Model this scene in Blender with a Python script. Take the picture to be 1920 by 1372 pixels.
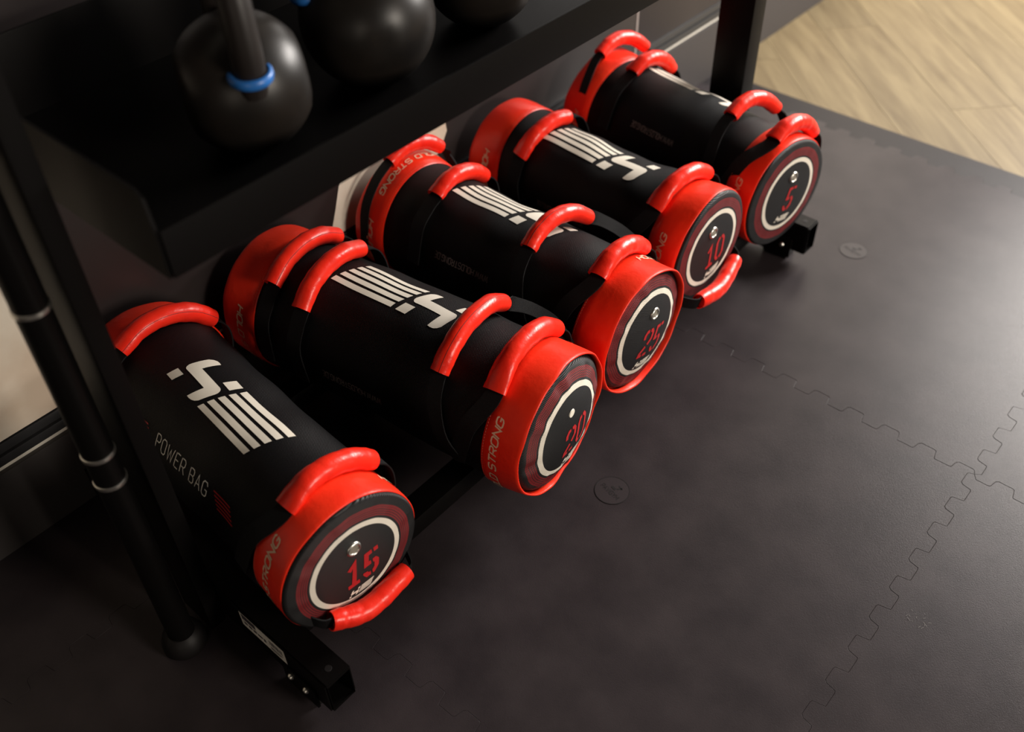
import bpy, bmesh, math, random
from mathutils import Vector, Matrix

for o in list(bpy.data.objects):
    bpy.data.objects.remove(o, do_unlink=True)
scn = bpy.context.scene
COL = scn.collection
rad = math.radians

# ------------------------------------------------------------------ camera
cam_d = bpy.data.cameras.new('camera')
cam = bpy.data.objects.new('camera', cam_d)
COL.objects.link(cam)
RX, RY, RZ = (0.7542, 0.4431, -0.4846), (0.6563, -0.5322, 0.5348), (-0.0210, -0.7214, -0.6922)
right = Vector((RX[0], RY[0], RZ[0])).normalized()
fwd = Vector((RX[2], RY[2], RZ[2])).normalized()
up = right.cross(fwd).normalized()
m = Matrix((right, up, -fwd)).transposed().to_4x4()
m.translation = Vector((0, 0, 1.37))
cam.matrix_world = m
cam_d.sensor_fit = 'HORIZONTAL'
cam_d.sensor_width = 36.0
cam_d.lens = 1826.94 / 1920 * 36
cam_d.clip_start = 0.02
cam_d.dof.use_dof = True
cam_d.dof.focus_distance = 1.55
cam_d.dof.aperture_fstop = 2.4
scn.camera = cam

# ------------------------------------------------------------------ world, light, exposure
w = bpy.data.worlds.new('world'); scn.world = w; w.use_nodes = True
bgn = w.node_tree.nodes['Background']
bgn.inputs[0].default_value = (1.0, 0.86, 0.74, 1); bgn.inputs[1].default_value = 0.005

def area(name, loc, target, sx, sy, power, col):
    d = bpy.data.lights.new(name, 'AREA'); d.shape = 'RECTANGLE'; d.size = sx; d.size_y = sy
    d.energy = power; d.color = col
    o = bpy.data.objects.new(name, d); COL.objects.link(o)
    o.location = loc
    o.rotation_euler = (Vector(target) - Vector(loc)).to_track_quat('-Z', 'Y').to_euler()
    return o
area('window_daylight', (0.12, 4.3, 1.85), (-0.45, 2.3, 0.0), 1.7, 0.85, 258, (1.0, 0.945, 0.89))
area('side_window_daylight', (3.3, 1.3, 1.75), (-1.1, 0.5, 0.3), 1.0, 0.9, 112, (1.0, 0.90, 0.78))
area('rear_fill_light', (1.7, -2.7, 1.25), (-0.9, 0.6, 0.3), 1.1, 1.0, 11, (1.0, 0.86, 0.70))  # fill added behind the camera to lift near-facing sides, no window known there

vs = scn.view_settings
scn.display_settings.display_device = 'sRGB'
vs.view_transform = 'Standard'; vs.look = 'None'; vs.exposure = 0.22; vs.gamma = 1.0
vs.use_curve_mapping = False

# ------------------------------------------------------------------ helpers
def tag(o, label=None, cat=None, group=None, kind=None):
    if label: o['label'] = label
    if cat: o['category'] = cat
    if group: o['group'] = group
    if kind: o['kind'] = kind
    return o

def empty(name, loc=(0, 0, 0), rz=0.0):
    o = bpy.data.objects.new(name, None); COL.objects.link(o)
    o.location = loc; o.rotation_euler = (0, 0, rz); o.empty_display_size = 0.05
    return o

def mesh(name, verts, faces, mat=None, parent=None, smooth=False, uvs=None, angle=None):
    me = bpy.data.meshes.new(name)
    me.from_pydata([tuple(v) for v in verts], [], faces)
    if uvs is not None:
        l = me.uv_layers.new(name='UVMap')
        for lp in me.loops:
            l.data[lp.index].uv = uvs[lp.vertex_index]
    if smooth:
        for p in me.polygons: p.use_smooth = True
    if angle is not None:
        me.set_sharp_from_angle(angle=rad(angle))
    if mat: me.materials.append(mat)
    me.update()
    o = bpy.data.objects.new(name, me); COL.objects.link(o)
    if parent: o.parent = parent
    return o

def bm_obj(name, bm, mat=None, parent=None, smooth=False, angle=None):
    me = bpy.data.meshes.new(name)
    bmesh.ops.recalc_face_normals(bm, faces=bm.faces)
    bm.to_mesh(me); bm.free()
    if smooth:
        for p in me.polygons: p.use_smooth = True
    if angle is not None:
        me.set_sharp_from_angle(angle=rad(angle))
    if mat: me.materials.append(mat)
    o = bpy.data.objects.new(name, me); COL.objects.link(o)
    if parent: o.parent = parent
    return o

def add_box(bm, lo, hi, bev=0.0):
    r = bmesh.ops.create_cube(bm, size=1.0)
    vs_ = r['verts']
    for v in vs_:
        v.co = Vector([(lo[i] + hi[i]) / 2 + v.co[i] * (hi[i] - lo[i]) for i in range(3)])
    if bev > 0:
        es = list({e for v in vs_ for e in v.link_edges})
        bmesh.ops.bevel(bm, geom=es, offset=bev, segments=2, affect='EDGES', profile=0.7)

def box(name, lo, hi, mat, parent=None, bev=0.003):
    bm = bmesh.new(); add_box(bm, lo, hi, bev)
    return bm_obj(name, bm, mat, parent, smooth=bev > 0, angle=35 if bev > 0 else None)

def lathe(name, prof, mat, parent=None, n=40, axis='z', loc=(0, 0, 0), angle=40):
    """prof: list of (r, h); closed at r=0 ends"""
    verts, faces = [], []
    for (r, h) in prof:
        for k in range(n):
            a = 2 * math.pi * k / n
            p = (r * math.cos(a), r * math.sin(a), h)
            if axis == 'x': p = (h, r * math.cos(a), r * math.sin(a))
            if axis == 'y': p = (r * math.sin(a), h, r * math.cos(a))
            verts.append((p[0] + loc[0], p[1] + loc[1], p[2] + loc[2]))
    for i in range(len(prof) - 1):
        for k in range(n):
            k2 = (k + 1) % n
            faces.append((i * n + k, i * n + k2, (i + 1) * n + k2, (i + 1) * n + k))
    o = mesh(name, verts, faces, mat, parent, smooth=True, angle=angle)
    return o

def spline(P, n):
    """Catmull-Rom through control points (tuples of any length), n samples"""
    P = [Vector(p) for p in P]
    Q = [2 * P[0] - P[1]] + P + [2 * P[-1] - P[-2]]
    out = []
    for i in range(n):
        x = i / (n - 1) * (len(P) - 1)
        k = min(int(x), len(P) - 2); t = x - k
        a, b, c, d = Q[k], Q[k + 1], Q[k + 2], Q[k + 3]
        out.append(0.5 * ((2 * b) + (c - a) * t + (2 * a - 5 * b + 4 * c - d) * t * t + (3 * b - a - 3 * c + d) * t ** 3))
    return out

# ------------------------------------------------------------------ materials
def mat(name, col, rough=0.6, metal=0.0, spec=0.5, bump=None, var=None, coord='Object'):
    """bump: (scale, strength, distance); var: (scale, second colour, contrast)"""
    M = bpy.data.materials.new(name); M.use_nodes = True
    nt = M.node_tree; B = nt.nodes['Principled BSDF']
    B.inputs['Base Color'].default_value = (*col, 1); B.inputs['Roughness'].default_value = rough
    B.inputs['Metallic'].default_value = metal; B.inputs['Specular IOR Level'].default_value = spec
    tc = nt.nodes.new('ShaderNodeTexCoord')
    if var:
        n = nt.nodes.new('ShaderNodeTexNoise'); n.inputs['Scale'].default_value = var[0]; n.inputs['Detail'].default_value = 5
        nt.links.new(tc.outputs[coord], n.inputs['Vector'])
        r = nt.nodes.new('ShaderNodeValToRGB')
        r.color_ramp.elements[0].position = 0.5 - var[2]; r.color_ramp.elements[1].position = 0.5 + var[2]
        r.color_ramp.elements[0].color = (*col, 1); r.color_ramp.elements[1].color = (*var[1], 1)
        nt.links.new(n.outputs['Fac'], r.inputs['Fac']); nt.links.new(r.outputs['Color'], B.inputs['Base Color'])
    if bump:
        n = nt.nodes.new('ShaderNodeTexNoise'); n.inputs['Scale'].default_value = bump[0]; n.inputs['Detail'].default_value = 3
        nt.links.new(tc.outputs[coord], n.inputs['Vector'])
        b = nt.nodes.new('ShaderNodeBump'); b.inputs['Strength'].default_value = bump[1]; b.inputs['Distance'].default_value = bump[2]
        nt.links.new(n.outputs['Fac'], b.inputs['Height']); nt.links.new(b.outputs['Normal'], B.inputs['Normal'])
    return M

def weave_mat(name, col, rough, pu, pv, strength, dist, col2=None, ribs=False):
    M = mat(name, col, rough, spec=0.18)
    nt = M.node_tree; B = nt.nodes['Principled BSDF']
    uv = nt.nodes.new('ShaderNodeUVMap'); uv.uv_map = 'UVMap'
    sp = nt.nodes.new('ShaderNodeSeparateXYZ'); nt.links.new(uv.outputs[0], sp.inputs[0])
    def sin_of(sock, period, off=0.0):
        a = nt.nodes.new('ShaderNodeMath'); a.operation = 'MULTIPLY'; a.inputs[1].default_value = 2 * math.pi / period
        nt.links.new(sock, a.inputs[0])
        s = nt.nodes.new('ShaderNodeMath'); s.operation = 'SINE'; nt.links.new(a.outputs[0], s.inputs[0])
        return s.outputs[0]
    a = sin_of(sp.outputs[0], pu); b = sin_of(sp.outputs[1], pv)
    mm = nt.nodes.new('ShaderNodeMath'); mm.operation = 'MULTIPLY' if not ribs else 'ADD'
    nt.links.new(a, mm.inputs[0]); nt.links.new(b, mm.inputs[1])
    src = mm.outputs[0] if not ribs else b
    bp = nt.nodes.new('ShaderNodeBump'); bp.inputs['Strength'].default_value = strength; bp.inputs['Distance'].default_value = dist
    nt.links.new(src, bp.inputs['Height']); nt.links.new(bp.outputs['Normal'], B.inputs['Normal'])
    return M, nt, B, uv, src

M_BODY = weave_mat('black_textile', (0.0026, 0.0023, 0.0028), 0.50, 0.0030, 0.0030, 0.5, 0.0006)[0]
M_RED = mat('red_leather', (0.76, 0.017, 0.006), 0.38, spec=0.30, bump=(48, 0.30, 0.0035), var=(9, (0.84, 0.036, 0.009), 0.25))
M_REDP = mat('red_padding_leather', (0.74, 0.017, 0.008), 0.32, spec=0.32, bump=(120, 0.35, 0.0016), var=(25, (0.80, 0.026, 0.010), 0.25))
M_SEAM = mat('dark_red_seam', (0.16, 0.006, 0.004), 0.7)
M_STITCH = mat('red_thread', (0.75, 0.16, 0.10), 0.7)
M_WEB = weave_mat('black_webbing', (0.0040, 0.0036, 0.0040), 0.7, 0.0022, 0.0022, 0.6, 0.0006)[0]
M_PRINT = mat('ivory_print', (0.74, 0.68, 0.58), 0.55, spec=0.3, bump=(900, 0.1, 0.0004))
M_TEXT = mat('white_text_print', (0.84, 0.82, 0.77), 0.45)
M_DIMPRINT = mat('thin_grey_print', (0.34, 0.27, 0.25), 0.6)
M_REDPRINT = mat('red_print', (0.40, 0.010, 0.012), 0.55)
M_BANDPRINT = mat('sand_print', (0.72, 0.50, 0.34), 0.55)
M_STEEL = mat('brushed_steel', (0.62, 0.60, 0.55), 0.36, metal=1.0)
M_GAUZE = mat('eyelet_gauze', (0.30, 0.27, 0.22), 0.5, metal=0.4, bump=(2500, 0.6, 0.0005))
M_RACK = mat('black_powder_coat', (0.0030, 0.0026, 0.0025), 0.42, spec=0.09, bump=(700, 0.08, 0.0004))
M_RUBBER = mat('black_rubber', (0.006, 0.005, 0.005), 0.55, spec=0.2)
M_KB = mat('kettlebell_rubber', (0.0075, 0.0066, 0.0062), 0.38, spec=0.28, bump=(60, 0.10, 0.001), var=(14, (0.0150, 0.0115, 0.0092), 0.2))
M_KBH = mat('kettlebell_grip_steel', (0.012, 0.009, 0.008), 0.45, metal=0.0, spec=0.3, bump=(90, 0.1, 0.001))
M_BLUE = mat('blue_ring_paint', (0.02, 0.13, 0.42), 0.35)
M_TILE = mat('rubber_tile', (0.0205, 0.0164, 0.0182), 0.335, spec=0.13, bump=(650, 0.42, 0.0006), var=(11, (0.0320, 0.0258, 0.0276), 0.20))
M_MARK = mat('smooth_rubber_mark', (0.0275, 0.0222, 0.0240), 0.36, spec=0.20)
M_GROOVE = mat('mark_relief', (0.007, 0.006, 0.006), 0.6, spec=0.2)
M_WALL = mat('white_wall_paint', (0.72, 0.68, 0.60), 0.8)
M_BASE = mat('dark_grey_baseboard', (0.034, 0.029, 0.028), 0.55)
M_FRAME = mat('anodised_frame', (0.035, 0.035, 0.037), 0.35, metal=0.3)
M_POSTER = mat('dark_poster_print', (0.016, 0.0118, 0.0118), 0.40, var=(4, (0.027, 0.0205, 0.020), 0.3))
M_PALE = mat('pale_poster_print', (0.80, 0.75, 0.65), 0.5, var=(5, (0.56, 0.46, 0.36), 0.16))
M_SEAMLINE = mat('poster_seam', (0.30, 0.26, 0.24), 0.5)
M_LABEL = mat('white_label_paper', (0.70, 0.66, 0.60), 0.55)
M_INK = mat('label_ink', (0.06, 0.05, 0.06), 0.6)
M_SUB = mat('screed', (0.02, 0.018, 0.018), 0.9)

# end cap: radius-driven printed rings on ribbed black fabric
def cap_material(k, rr, ribs):
    M, nt, B, uv, src = weave_mat('end_cap_print_%d' % k, (0.0045, 0.004, 0.0045), 0.5, 0.0026, 0.0026, 0.55, 0.0007, ribs=ribs)
    B.inputs['Specular IOR Level'].default_value = 0.30
    ln = nt.nodes.new('ShaderNodeVectorMath'); ln.operation = 'LENGTH'; nt.links.new(uv.outputs[0], ln.inputs[0])
    dv = nt.nodes.new('ShaderNodeMath'); dv.operation = 'DIVIDE'; dv.inputs[1].default_value = rr * 1.6
    nt.links.new(ln.outputs['Value'], dv.inputs[0])
    rp = nt.nodes.new('ShaderNodeValToRGB'); rp.color_ramp.interpolation = 'CONSTANT'
    cr = rp.color_ramp
    blk, wht, red = (0.0045, 0.004, 0.0045, 1), (0.72, 0.66, 0.56, 1), (0.16, 0.007, 0.009, 1)
    cr.elements[0].position = 0; cr.elements[0].color = blk
    cr.elements[1].position = 0.885 / 1.6; cr.elements[1].color = wht
    e = cr.elements.new(1.0 / 1.6); e.color = blk
    x = 1.045
    for i in range(5):
        e = cr.elements.new(x / 1.6); e.color = red
        e = cr.elements.new((x + 0.033) / 1.6); e.color = blk
        x += 0.045
    nt.links.new(dv.outputs[0], rp.inputs['Fac']); nt.links.new(rp.outputs['Color'], B.inputs['Base Color'])
    return M

# wood
def wood_mat():
    M = bpy.data.materials.new('oak_plank'); M.use_nodes = True
    nt = M.node_tree; B = nt.nodes['Principled BSDF']; B.inputs['Roughness'].default_value = 0.55; B.inputs['Specular IOR Level'].default_value = 0.22
    uv = nt.nodes.new('ShaderNodeUVMap'); uv.uv_map = 'UVMap'
    mp = nt.nodes.new('ShaderNodeMapping'); mp.inputs['Scale'].default_value = (1.6, 16, 1)
    nt.links.new(uv.outputs[0], mp.inputs[0])
    oi = nt.nodes.new('ShaderNodeObjectInfo')
    n = nt.nodes.new('ShaderNodeTexNoise'); n.noise_dimensions = '4D'; n.inputs['Scale'].default_value = 1.7; n.inputs['Detail'].default_value = 8
    n.inputs['Roughness'].default_value = 0.6; n.inputs['Distortion'].default_value = 0.6
    k = nt.nodes.new('ShaderNodeMath'); k.operation = 'MULTIPLY'; k.inputs[1].default_value = 37
    nt.links.new(oi.outputs['Random'], k.inputs[0]); nt.links.new(k.outputs[0], n.inputs['W']); nt.links.new(mp.outputs[0], n.inputs['Vector'])
    r = nt.nodes.new('ShaderNodeValToRGB')
    r.color_ramp.elements[0].position = 0.30; r.color_ramp.elements[0].color = (0.088, 0.062, 0.030, 1)
    r.color_ramp.elements[1].position = 0.66; r.color_ramp.elements[1].color = (0.158, 0.121, 0.064, 1)
    nt.links.new(n.outputs['Fac'], r.inputs['Fac'])
    h = nt.nodes.new('ShaderNodeHueSaturation')
    mr = nt.nodes.new('ShaderNodeMapRange'); mr.inputs[3].default_value = 0.86; mr.inputs[4].default_value = 1.14
    nt.links.new(oi.outputs['Random'], mr.inputs[0]); nt.links.new(mr.outputs[0], h.inputs['Value'])
    nt.links.new(r.outputs['Color'], h.inputs['Color']); nt.links.new(h.outputs['Color'], B.inputs['Base Color'])
    return M
M_WOOD = wood_mat()

# ------------------------------------------------------------------ stroke lettering
def octo(x0, y0, x1, y1, c, closed=True):
    p = [(x0 + c, y0), (x1 - c, y0), (x1, y0 + c), (x1, y1 - c), (x1 - c, y1), (x0 + c, y1), (x0, y1 - c), (x0, y0 + c)]
    return p + [p[0]] if closed else p
FONT = {
 'A': (.62, [[(0, 0), (.31, 1), (.62, 0)], [(.12, .36), (.5, .36)]]),
 'B': (.56, [[(0, 0), (0, 1)], [(.08, 1), (.42, 1), (.54, .88), (.54, .64), (.42, .53), (.08, .53)], [(.42, .53), (.56, .40), (.56, .14), (.42, 0), (.08, 0)]]),
 'D': (.6, [[(0, 0), (0, 1), (.44, 1), (.6, .84), (.6, .16), (.44, 0), (0, 0)]]),
 'E': (.5, [[(0, 0), (0, 1)], [(.09, 1), (.5, 1)], [(.09, .52), (.42, .52)], [(.09, 0), (.5, 0)]]),
 'G': (.6, [[(.6, .78), (.46, 1), (.14, 1), (0, .84), (0, .16), (.14, 0), (.46, 0), (.6, .14), (.6, .46), (.34, .46)]]),
 'H': (.6, [[(0, 0), (0, 1)], [(.6, 0), (.6, 1)], [(0, .5), (.6, .5)]]),
 'I': (.08, [[(.04, 0), (.04, 1)]]),
 'L': (.5, [[(0, 1), (0, 0), (.5, 0)]]),
 'M': (.74, [[(0, 0), (0, 1), (.37, .35), (.74, 1), (.74, 0)]]),
 'N': (.6, [[(0, 0), (0, 1), (.6, 0), (.6, 1)]]),
 'O': (.6, [octo(0, 0, .6, 1, .15)]),
 'P': (.56, [[(0, 0), (0, 1)], [(.09, 1), (.42, 1), (.56, .86), (.56, .6), (.42, .46), (.09, .46)]]),
 'R': (.58, [[(0, 0), (0, 1)], [(.09, 1), (.42, 1), (.56, .86), (.56, .6), (.42, .46), (.09, .46)], [(.34, .4), (.58, 0)]]),
 'S': (.58, [[(.58, .86), (.46, 1), (.12, 1), (0, .88), (0, .64), (.12, .52), (.46, .52), (.58, .40), (.58, .12), (.46, 0), (.12, 0), (0, .14)]]),
 'T': (.58, [[(0, 1), (.58, 1)], [(.29, 1), (.29, 0)]]),
 'V': (.6, [[(0, 1), (.3, 0), (.6, 1)]]),
 'W': (.86, [[(0, 1), (.2, 0), (.43, .8), (.66, 0), (.86, 1)]]),
 'Y': (.6, [[(0, 1), (.3, .5), (.6, 1)], [(.3, .5), (.3, 0)]]),
 '.': (.1, [[(.05, 0), (.05, .12)]]),
 '1': (.5, [[(.02, .76), (.26, .97), (.26, 0)], [(.0, .04), (.52, .04)]]),
 '2': (.6, [[(.02, .70), (.02, .86), (.13, .97), (.26, .97)], [(.36, .97), (.48, .97), (.58, .86), (.58, .64), (.38, .44)], [(.30, .38), (.04, .15), (.04, .03), (.26, .03)], [(.36, .03), (.6, .03)]]),
 '5': (.58, [[(.40, .96), (.60, .96)], [(.31, .96), (.06, .96), (.06, .52), (.28, .52)], [(.37, .52), (.47, .52), (.56, .42), (.56, .18), (.42, .03), (.38, .03)], [(.03, .22), (.03, .16), (.14, .03), (.29, .03)]]),
 '0': (.58, [[(.33, .97), (.44, .97), (.57, .82), (.57, .18), (.44, .03), (.33, .03)], [(.25, .97), (.14, .97), (.02, .82), (.02, .18), (.14, .03), (.25, .03)]]),
}

def ribbon2d(pts, wd, step):
    """mitred flat ribbon along a 2-D polyline -> list of (left, right) pairs"""
    pts = [Vector(p) for p in pts]
    closed = (pts[0] - pts[-1]).length < 1e-6 and len(pts) > 3
    if closed: pts = pts[:-1]
    n = len(pts); L = []
    for i in range(n):
        a = pts[(i - 1) % n] if (closed or i > 0) else None
        b = pts[(i + 1) % n] if (closed or i < n - 1) else None
        d0 = (pts[i] - a).normalized() if a is not None else None
        d1 = (b - pts[i]).normalized() if b is not None else None
        if d0 is None: d0 = d1
        if d1 is None: d1 = d0
        n0 = Vector((-d0.y, d0.x)); n1 = Vector((-d1.y, d1.x))
        mt = (n0 + n1)
        if mt.length < 1e-4: mt = n0
        mt.normalize()
        k = 1.0 / max(0.45, mt.dot(n0))
        off = mt * (wd / 2 * k)
        L.append((pts[i] + off, pts[i] - off))
    if closed: L.append(L[0])
    out = [L[0]]
    for i in range(len(L) - 1):
        seg = max(1, int(math.ceil((L[i + 1][0] - L[i][0]).length / step)))
        for q in range(1, seg + 1):
            t = q / seg
            out.append((L[i][0].lerp(L[i + 1][0], t), L[i][1].lerp(L[i + 1][1], t)))
    return out

def text_strokes(txt, h, wd, gap=0.24, slant=0.0, xs=1.0, step=0.004):
    """returns (list of ribbons, total length), baseline at y=0, starting x=0"""
    x = 0.0; R = []
    for ch in txt:
        if ch == ' ':
            x += 0.42 * h * xs; continue
        wid, st = FONT[ch]
        for s in st:
            R.append(ribbon2d([((px * xs + py * slant) * h + x, py * h) for px, py in s], wd, step))
        x += (wid * xs + gap) * h
    return R, x - gap * h

def ribbons_mesh(name, R, fn, mt, parent):
    V, F = [], []
    for rb in R:
        b = len(V)
        for l, r in rb:
            V.append(fn(l.x, l.y)); V.append(fn(r.x, r.y))
        for i in range(len(rb) - 1):
            F.append((b + 2 * i, b + 2 * i + 1, b + 2 * i + 3, b + 2 * i + 2))
    return mesh(name, V, F, mt, parent)

def polys_mesh(name, polys, fn, mt, parent, step=0.008):
    bm = bmesh.new()
    for P in polys:
        bm.faces.new([bm.verts.new((p[0], p[1], 0)) for p in P])
    bmesh.ops.triangulate(bm, faces=bm.faces[:])
    for _ in range(6):
        es = [e for e in bm.edges if e.calc_length() > step]
        if not es: break
        bmesh.ops.subdivide_edges(bm, edges=es, cuts=1)
        bmesh.ops.triangulate(bm, faces=[f for f in bm.faces if len(f.verts) > 3])
    for v in bm.verts: v.co = Vector(fn(v.co.x, v.co.y))
    me = bpy.data.meshes.new(name); bm.to_mesh(me); bm.free()
    for p in me.polygons: p.use_smooth = True
    me.materials.append(mt)
    o = bpy.data.objects.new(name, me); COL.objects.link(o); o.parent = parent
    return o

# the bag's emblem, centred, x along its reading direction, metres
LC = (-0.291, 0.003)
def rnd_corner(P):
    return P
EMBLEM = [
 [(-.4156, -.0304), (-.411, -.0121), (-.3919, -.0131), (-.3977, -.0313)],
 [(-.3758, .0416), (-.3810, .0425), (-.3869, .0421), (-.3925, .0390), (-.3972, .0332), (-.4036, .0088), (-.4045, .0040), (-.4034, -.0005), (-.4012, -.0034), (-.3983, -.0044),
  (-.3446, -.0064), (-.3527, -.0323), (-.3470, -.0328), (-.3413, -.0321), (-.3360, -.0300), (-.3312, -.0253), (-.321, -.0009), (-.3206, .0040), (-.3222, .0081), (-.3252, .0107), (-.3289, .0115), (-.3819, .013)],
 [(-.3356, .0205), (-.3289, .0401), (-.3073, .0387), (-.314, .0189)],
 [(-.3239, -.033), (-.3202, -.0235), (-.1891, -.0262), (-.1924, -.0357)],
 [(-.3185, -.0181), (-.3146, -.0081), (-.1832, -.0108), (-.1865, -.0205)],
 [(-.3123, -.0027), (-.3081, .0073), (-.1781, .0048), (-.1814, -.0051)],
 [(-.3061, .0125), (-.3021, .0225), (-.1728, .0206), (-.1757, .0104)],
 [(-.2994, .0275), (-.2975, .0385), (-.1669, .037), (-.1697, .0264)],
]
EMBLEM = [[(x - LC[0], y - LC[1]) for x, y in P] for P in EMBLEM]

# ------------------------------------------------------------------ the setting
FX0, FX1 = -1.32, 3.2
WALLX = -1.325
JX, JY0, TS, YE = -0.136, 1.379, 0.931, 2.392
floor = box('floor', (WALLX - 0.1, -1.6, -0.06), (FX1, 5.2, -0.013), M_SUB, None, 0)
tag(floor, kind='structure')

def toothed(p0, p1, nt, amp, sgn):
    """jigsaw edge from p0 to p1 (2-D), teeth swinging to both sides"""
    p0, p1 = Vector(p0), Vector(p1); d = (p1 - p0); L = d.length; d.normalize(); nrm = Vector((-d.y, d.x)) * sgn
    out = []; per = L / nt
    for i in range(nt):
        b = i * per
        for t, o in ((0.02, -1), (0.10, -1), (0.40, -1), (0.455, -0.85), (0.50, 0.6), (0.56, 1), (0.60, 1), (0.90, 1), (0.955, 0.85), (1.0, -0.6)):
            out.append(p0 + d * (b + t * per) + nrm * (o * amp))
    return out

def offset_in(P, g):
    n = len(P); out = []
    for i in range(n):
        a, b, c = P[i - 1], P[i], P[(i + 1) % n]
        d0 = (b - a); d1 = (c - b)
        if d0.length < 1e-9 or d1.length < 1e-9: out.append(b.copy()); continue
        d0.normalize(); d1.normalize()
        n0 = Vector((-d0.y, d0.x)); n1 = Vector((-d1.y, d1.x)); mt = n0 + n1
        if mt.length < 1e-3: mt = n0.copy()
        mt.normalize()
        out.append(b + mt * g / max(0.5, mt.dot(n0)))
    return out

def slab(name, P, z0, z1, mt, parent, chamf=0.0005):
    """outline P (counter-clockwise) as a slab with a rounded upper edge"""
    n = len(P); P1 = offset_in(P, chamf * 0.35); P2 = offset_in(P, chamf)
    V = [(p.x, p.y, z0) for p in P] + [(p.x, p.y, z1 - chamf) for p in P] + [(p.x, p.y, z1 - chamf * 0.3) for p in P1] + [(p.x, p.y, z1) for p in P2]
    F = [tuple(range(n - 1, -1, -1))]
    for r in range(3):
        for i in range(n):
            j = (i + 1) % n
            F.append((r * n + i, r * n + j, (r + 1) * n + j, (r + 1) * n + i))
    F.append(tuple(range(3 * n, 4 * n)))
    return mesh(name, V, F, mt, parent)

xs = [FX0, JX - TS, JX, JX + TS, JX + 2 * TS]
ys = [JY0 - 3 * TS, JY0 - 2 * TS, JY0 - TS, JY0, JY0 + TS]
AMP = 0.0105
def hedge(x0, x1, y, straight):           # left -> right
    if straight: return [Vector((x0, y)), Vector((x1, y))]
    n = max(1, round((x1 - x0) / 0.0716))
    return [Vector((x0, y))] + toothed((x0, y), (x1, y), n, AMP, 1)[1:-1] + [Vector((x1, y))]
def vedge(x, y0, y1, straight):           # bottom -> top
    if straight: return [Vector((x, y0)), Vector((x, y1))]
    n = max(1, round((y1 - y0) / 0.0716))
    return [Vector((x, y0))] + toothed((x, y0), (x, y1), n, AMP, 1)[1:-1] + [Vector((x, y1))]

def build_tile(x0, x1, y0, y1, sl, sr, sb, st, zt, mt, name):
    P = hedge(x0, x1, y0, sb)[:-1] + vedge(x1, y0, y1, sr)[:-1] + hedge(x0, x1, y1, st)[::-1][:-1] + vedge(x0, y0, y1, sl)[::-1][:-1]
    P = offset_in(P, 0.00008)
    return slab(name, P, -0.012, zt, mt, floor)

rng = random.Random(4)
tiles = {}
for i in range(4):
    for j in range(4):
        t = build_tile(xs[i], xs[i + 1], ys[j], ys[j + 1], i == 0, i == 3, j == 0, False, 0.0 - rng.random() * 0.0006, M_TILE, 'rubber_tile')
        tiles[(i, j)] = t
M_STRIP = mat('rubber_edge_strip', (0.0125, 0.0104, 0.0118), 0.45, spec=0.15, bump=(650, 0.3, 0.0006))
for i in range(4):
    build_tile(xs[i], xs[i + 1], ys[4], YE, True, True, False, True, -0.001, M_STRIP, 'edge_strip')

def tile_mark(cx, cy, tile):
    z = 0.0001
    n = 48; r = 0.031
    disc = mesh('moulded_mark', [(cx + r * math.cos(2 * math.pi * k / n), cy + r * math.sin(2 * math.pi * k / n), z) for k in range(n)] + [(cx + r * math.cos(2 * math.pi * k / n), cy + r * math.sin(2 * math.pi * k / n), -0.002) for k in range(n)],
                [tuple(range(n))] + [(k, n + k, n + (k + 1) % n, (k + 1) % n) for k in range(n)], M_MARK, tile)
    circ = [(r * math.cos(2 * math.pi * k / n), r * math.sin(2 * math.pi * k / n)) for k in range(n)]
    R, L = text_strokes('PAVIGYM', 0.0085, 0.0011, 0.18)
    ring = ribbon2d(circ + [circ[0]], 0.0009, 0.01)
    # reading direction runs along +X (towards the room)
    R2 = []
    for rb in R:
        R2.append([(Vector((a.x - L / 2, a.y - 0.009)), Vector((b.x - L / 2, b.y - 0.009))) for a, b in rb])
    R2.append(ring)
    R2.append(ribbon2d([(-0.007, 0.0055), (0.003, 0.0055)], 0.0045, 0.01))
    R2.append(ribbon2d([(0.004, 0.008), (0.009, 0.017)], 0.0026, 0.01))
    R2.append(ribbon2d([(0.001, 0.016), (0.011, 0.0145)], 0.0022, 0.01))
    ang = rad(-12)
    def fn(x, y):
        return (cx + x * math.cos(ang) - y * math.sin(ang), cy + x * math.sin(ang) + y * math.cos(ang), z + 0.0003)
    ribbons_mesh('moulded_lettering', R2, fn, M_GROOVE, tile)
tile_mark(-0.611, 0.931, tiles[(1, 2)])
tile_mark(-0.609, 1.848, tiles[(1, 3)])

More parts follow.
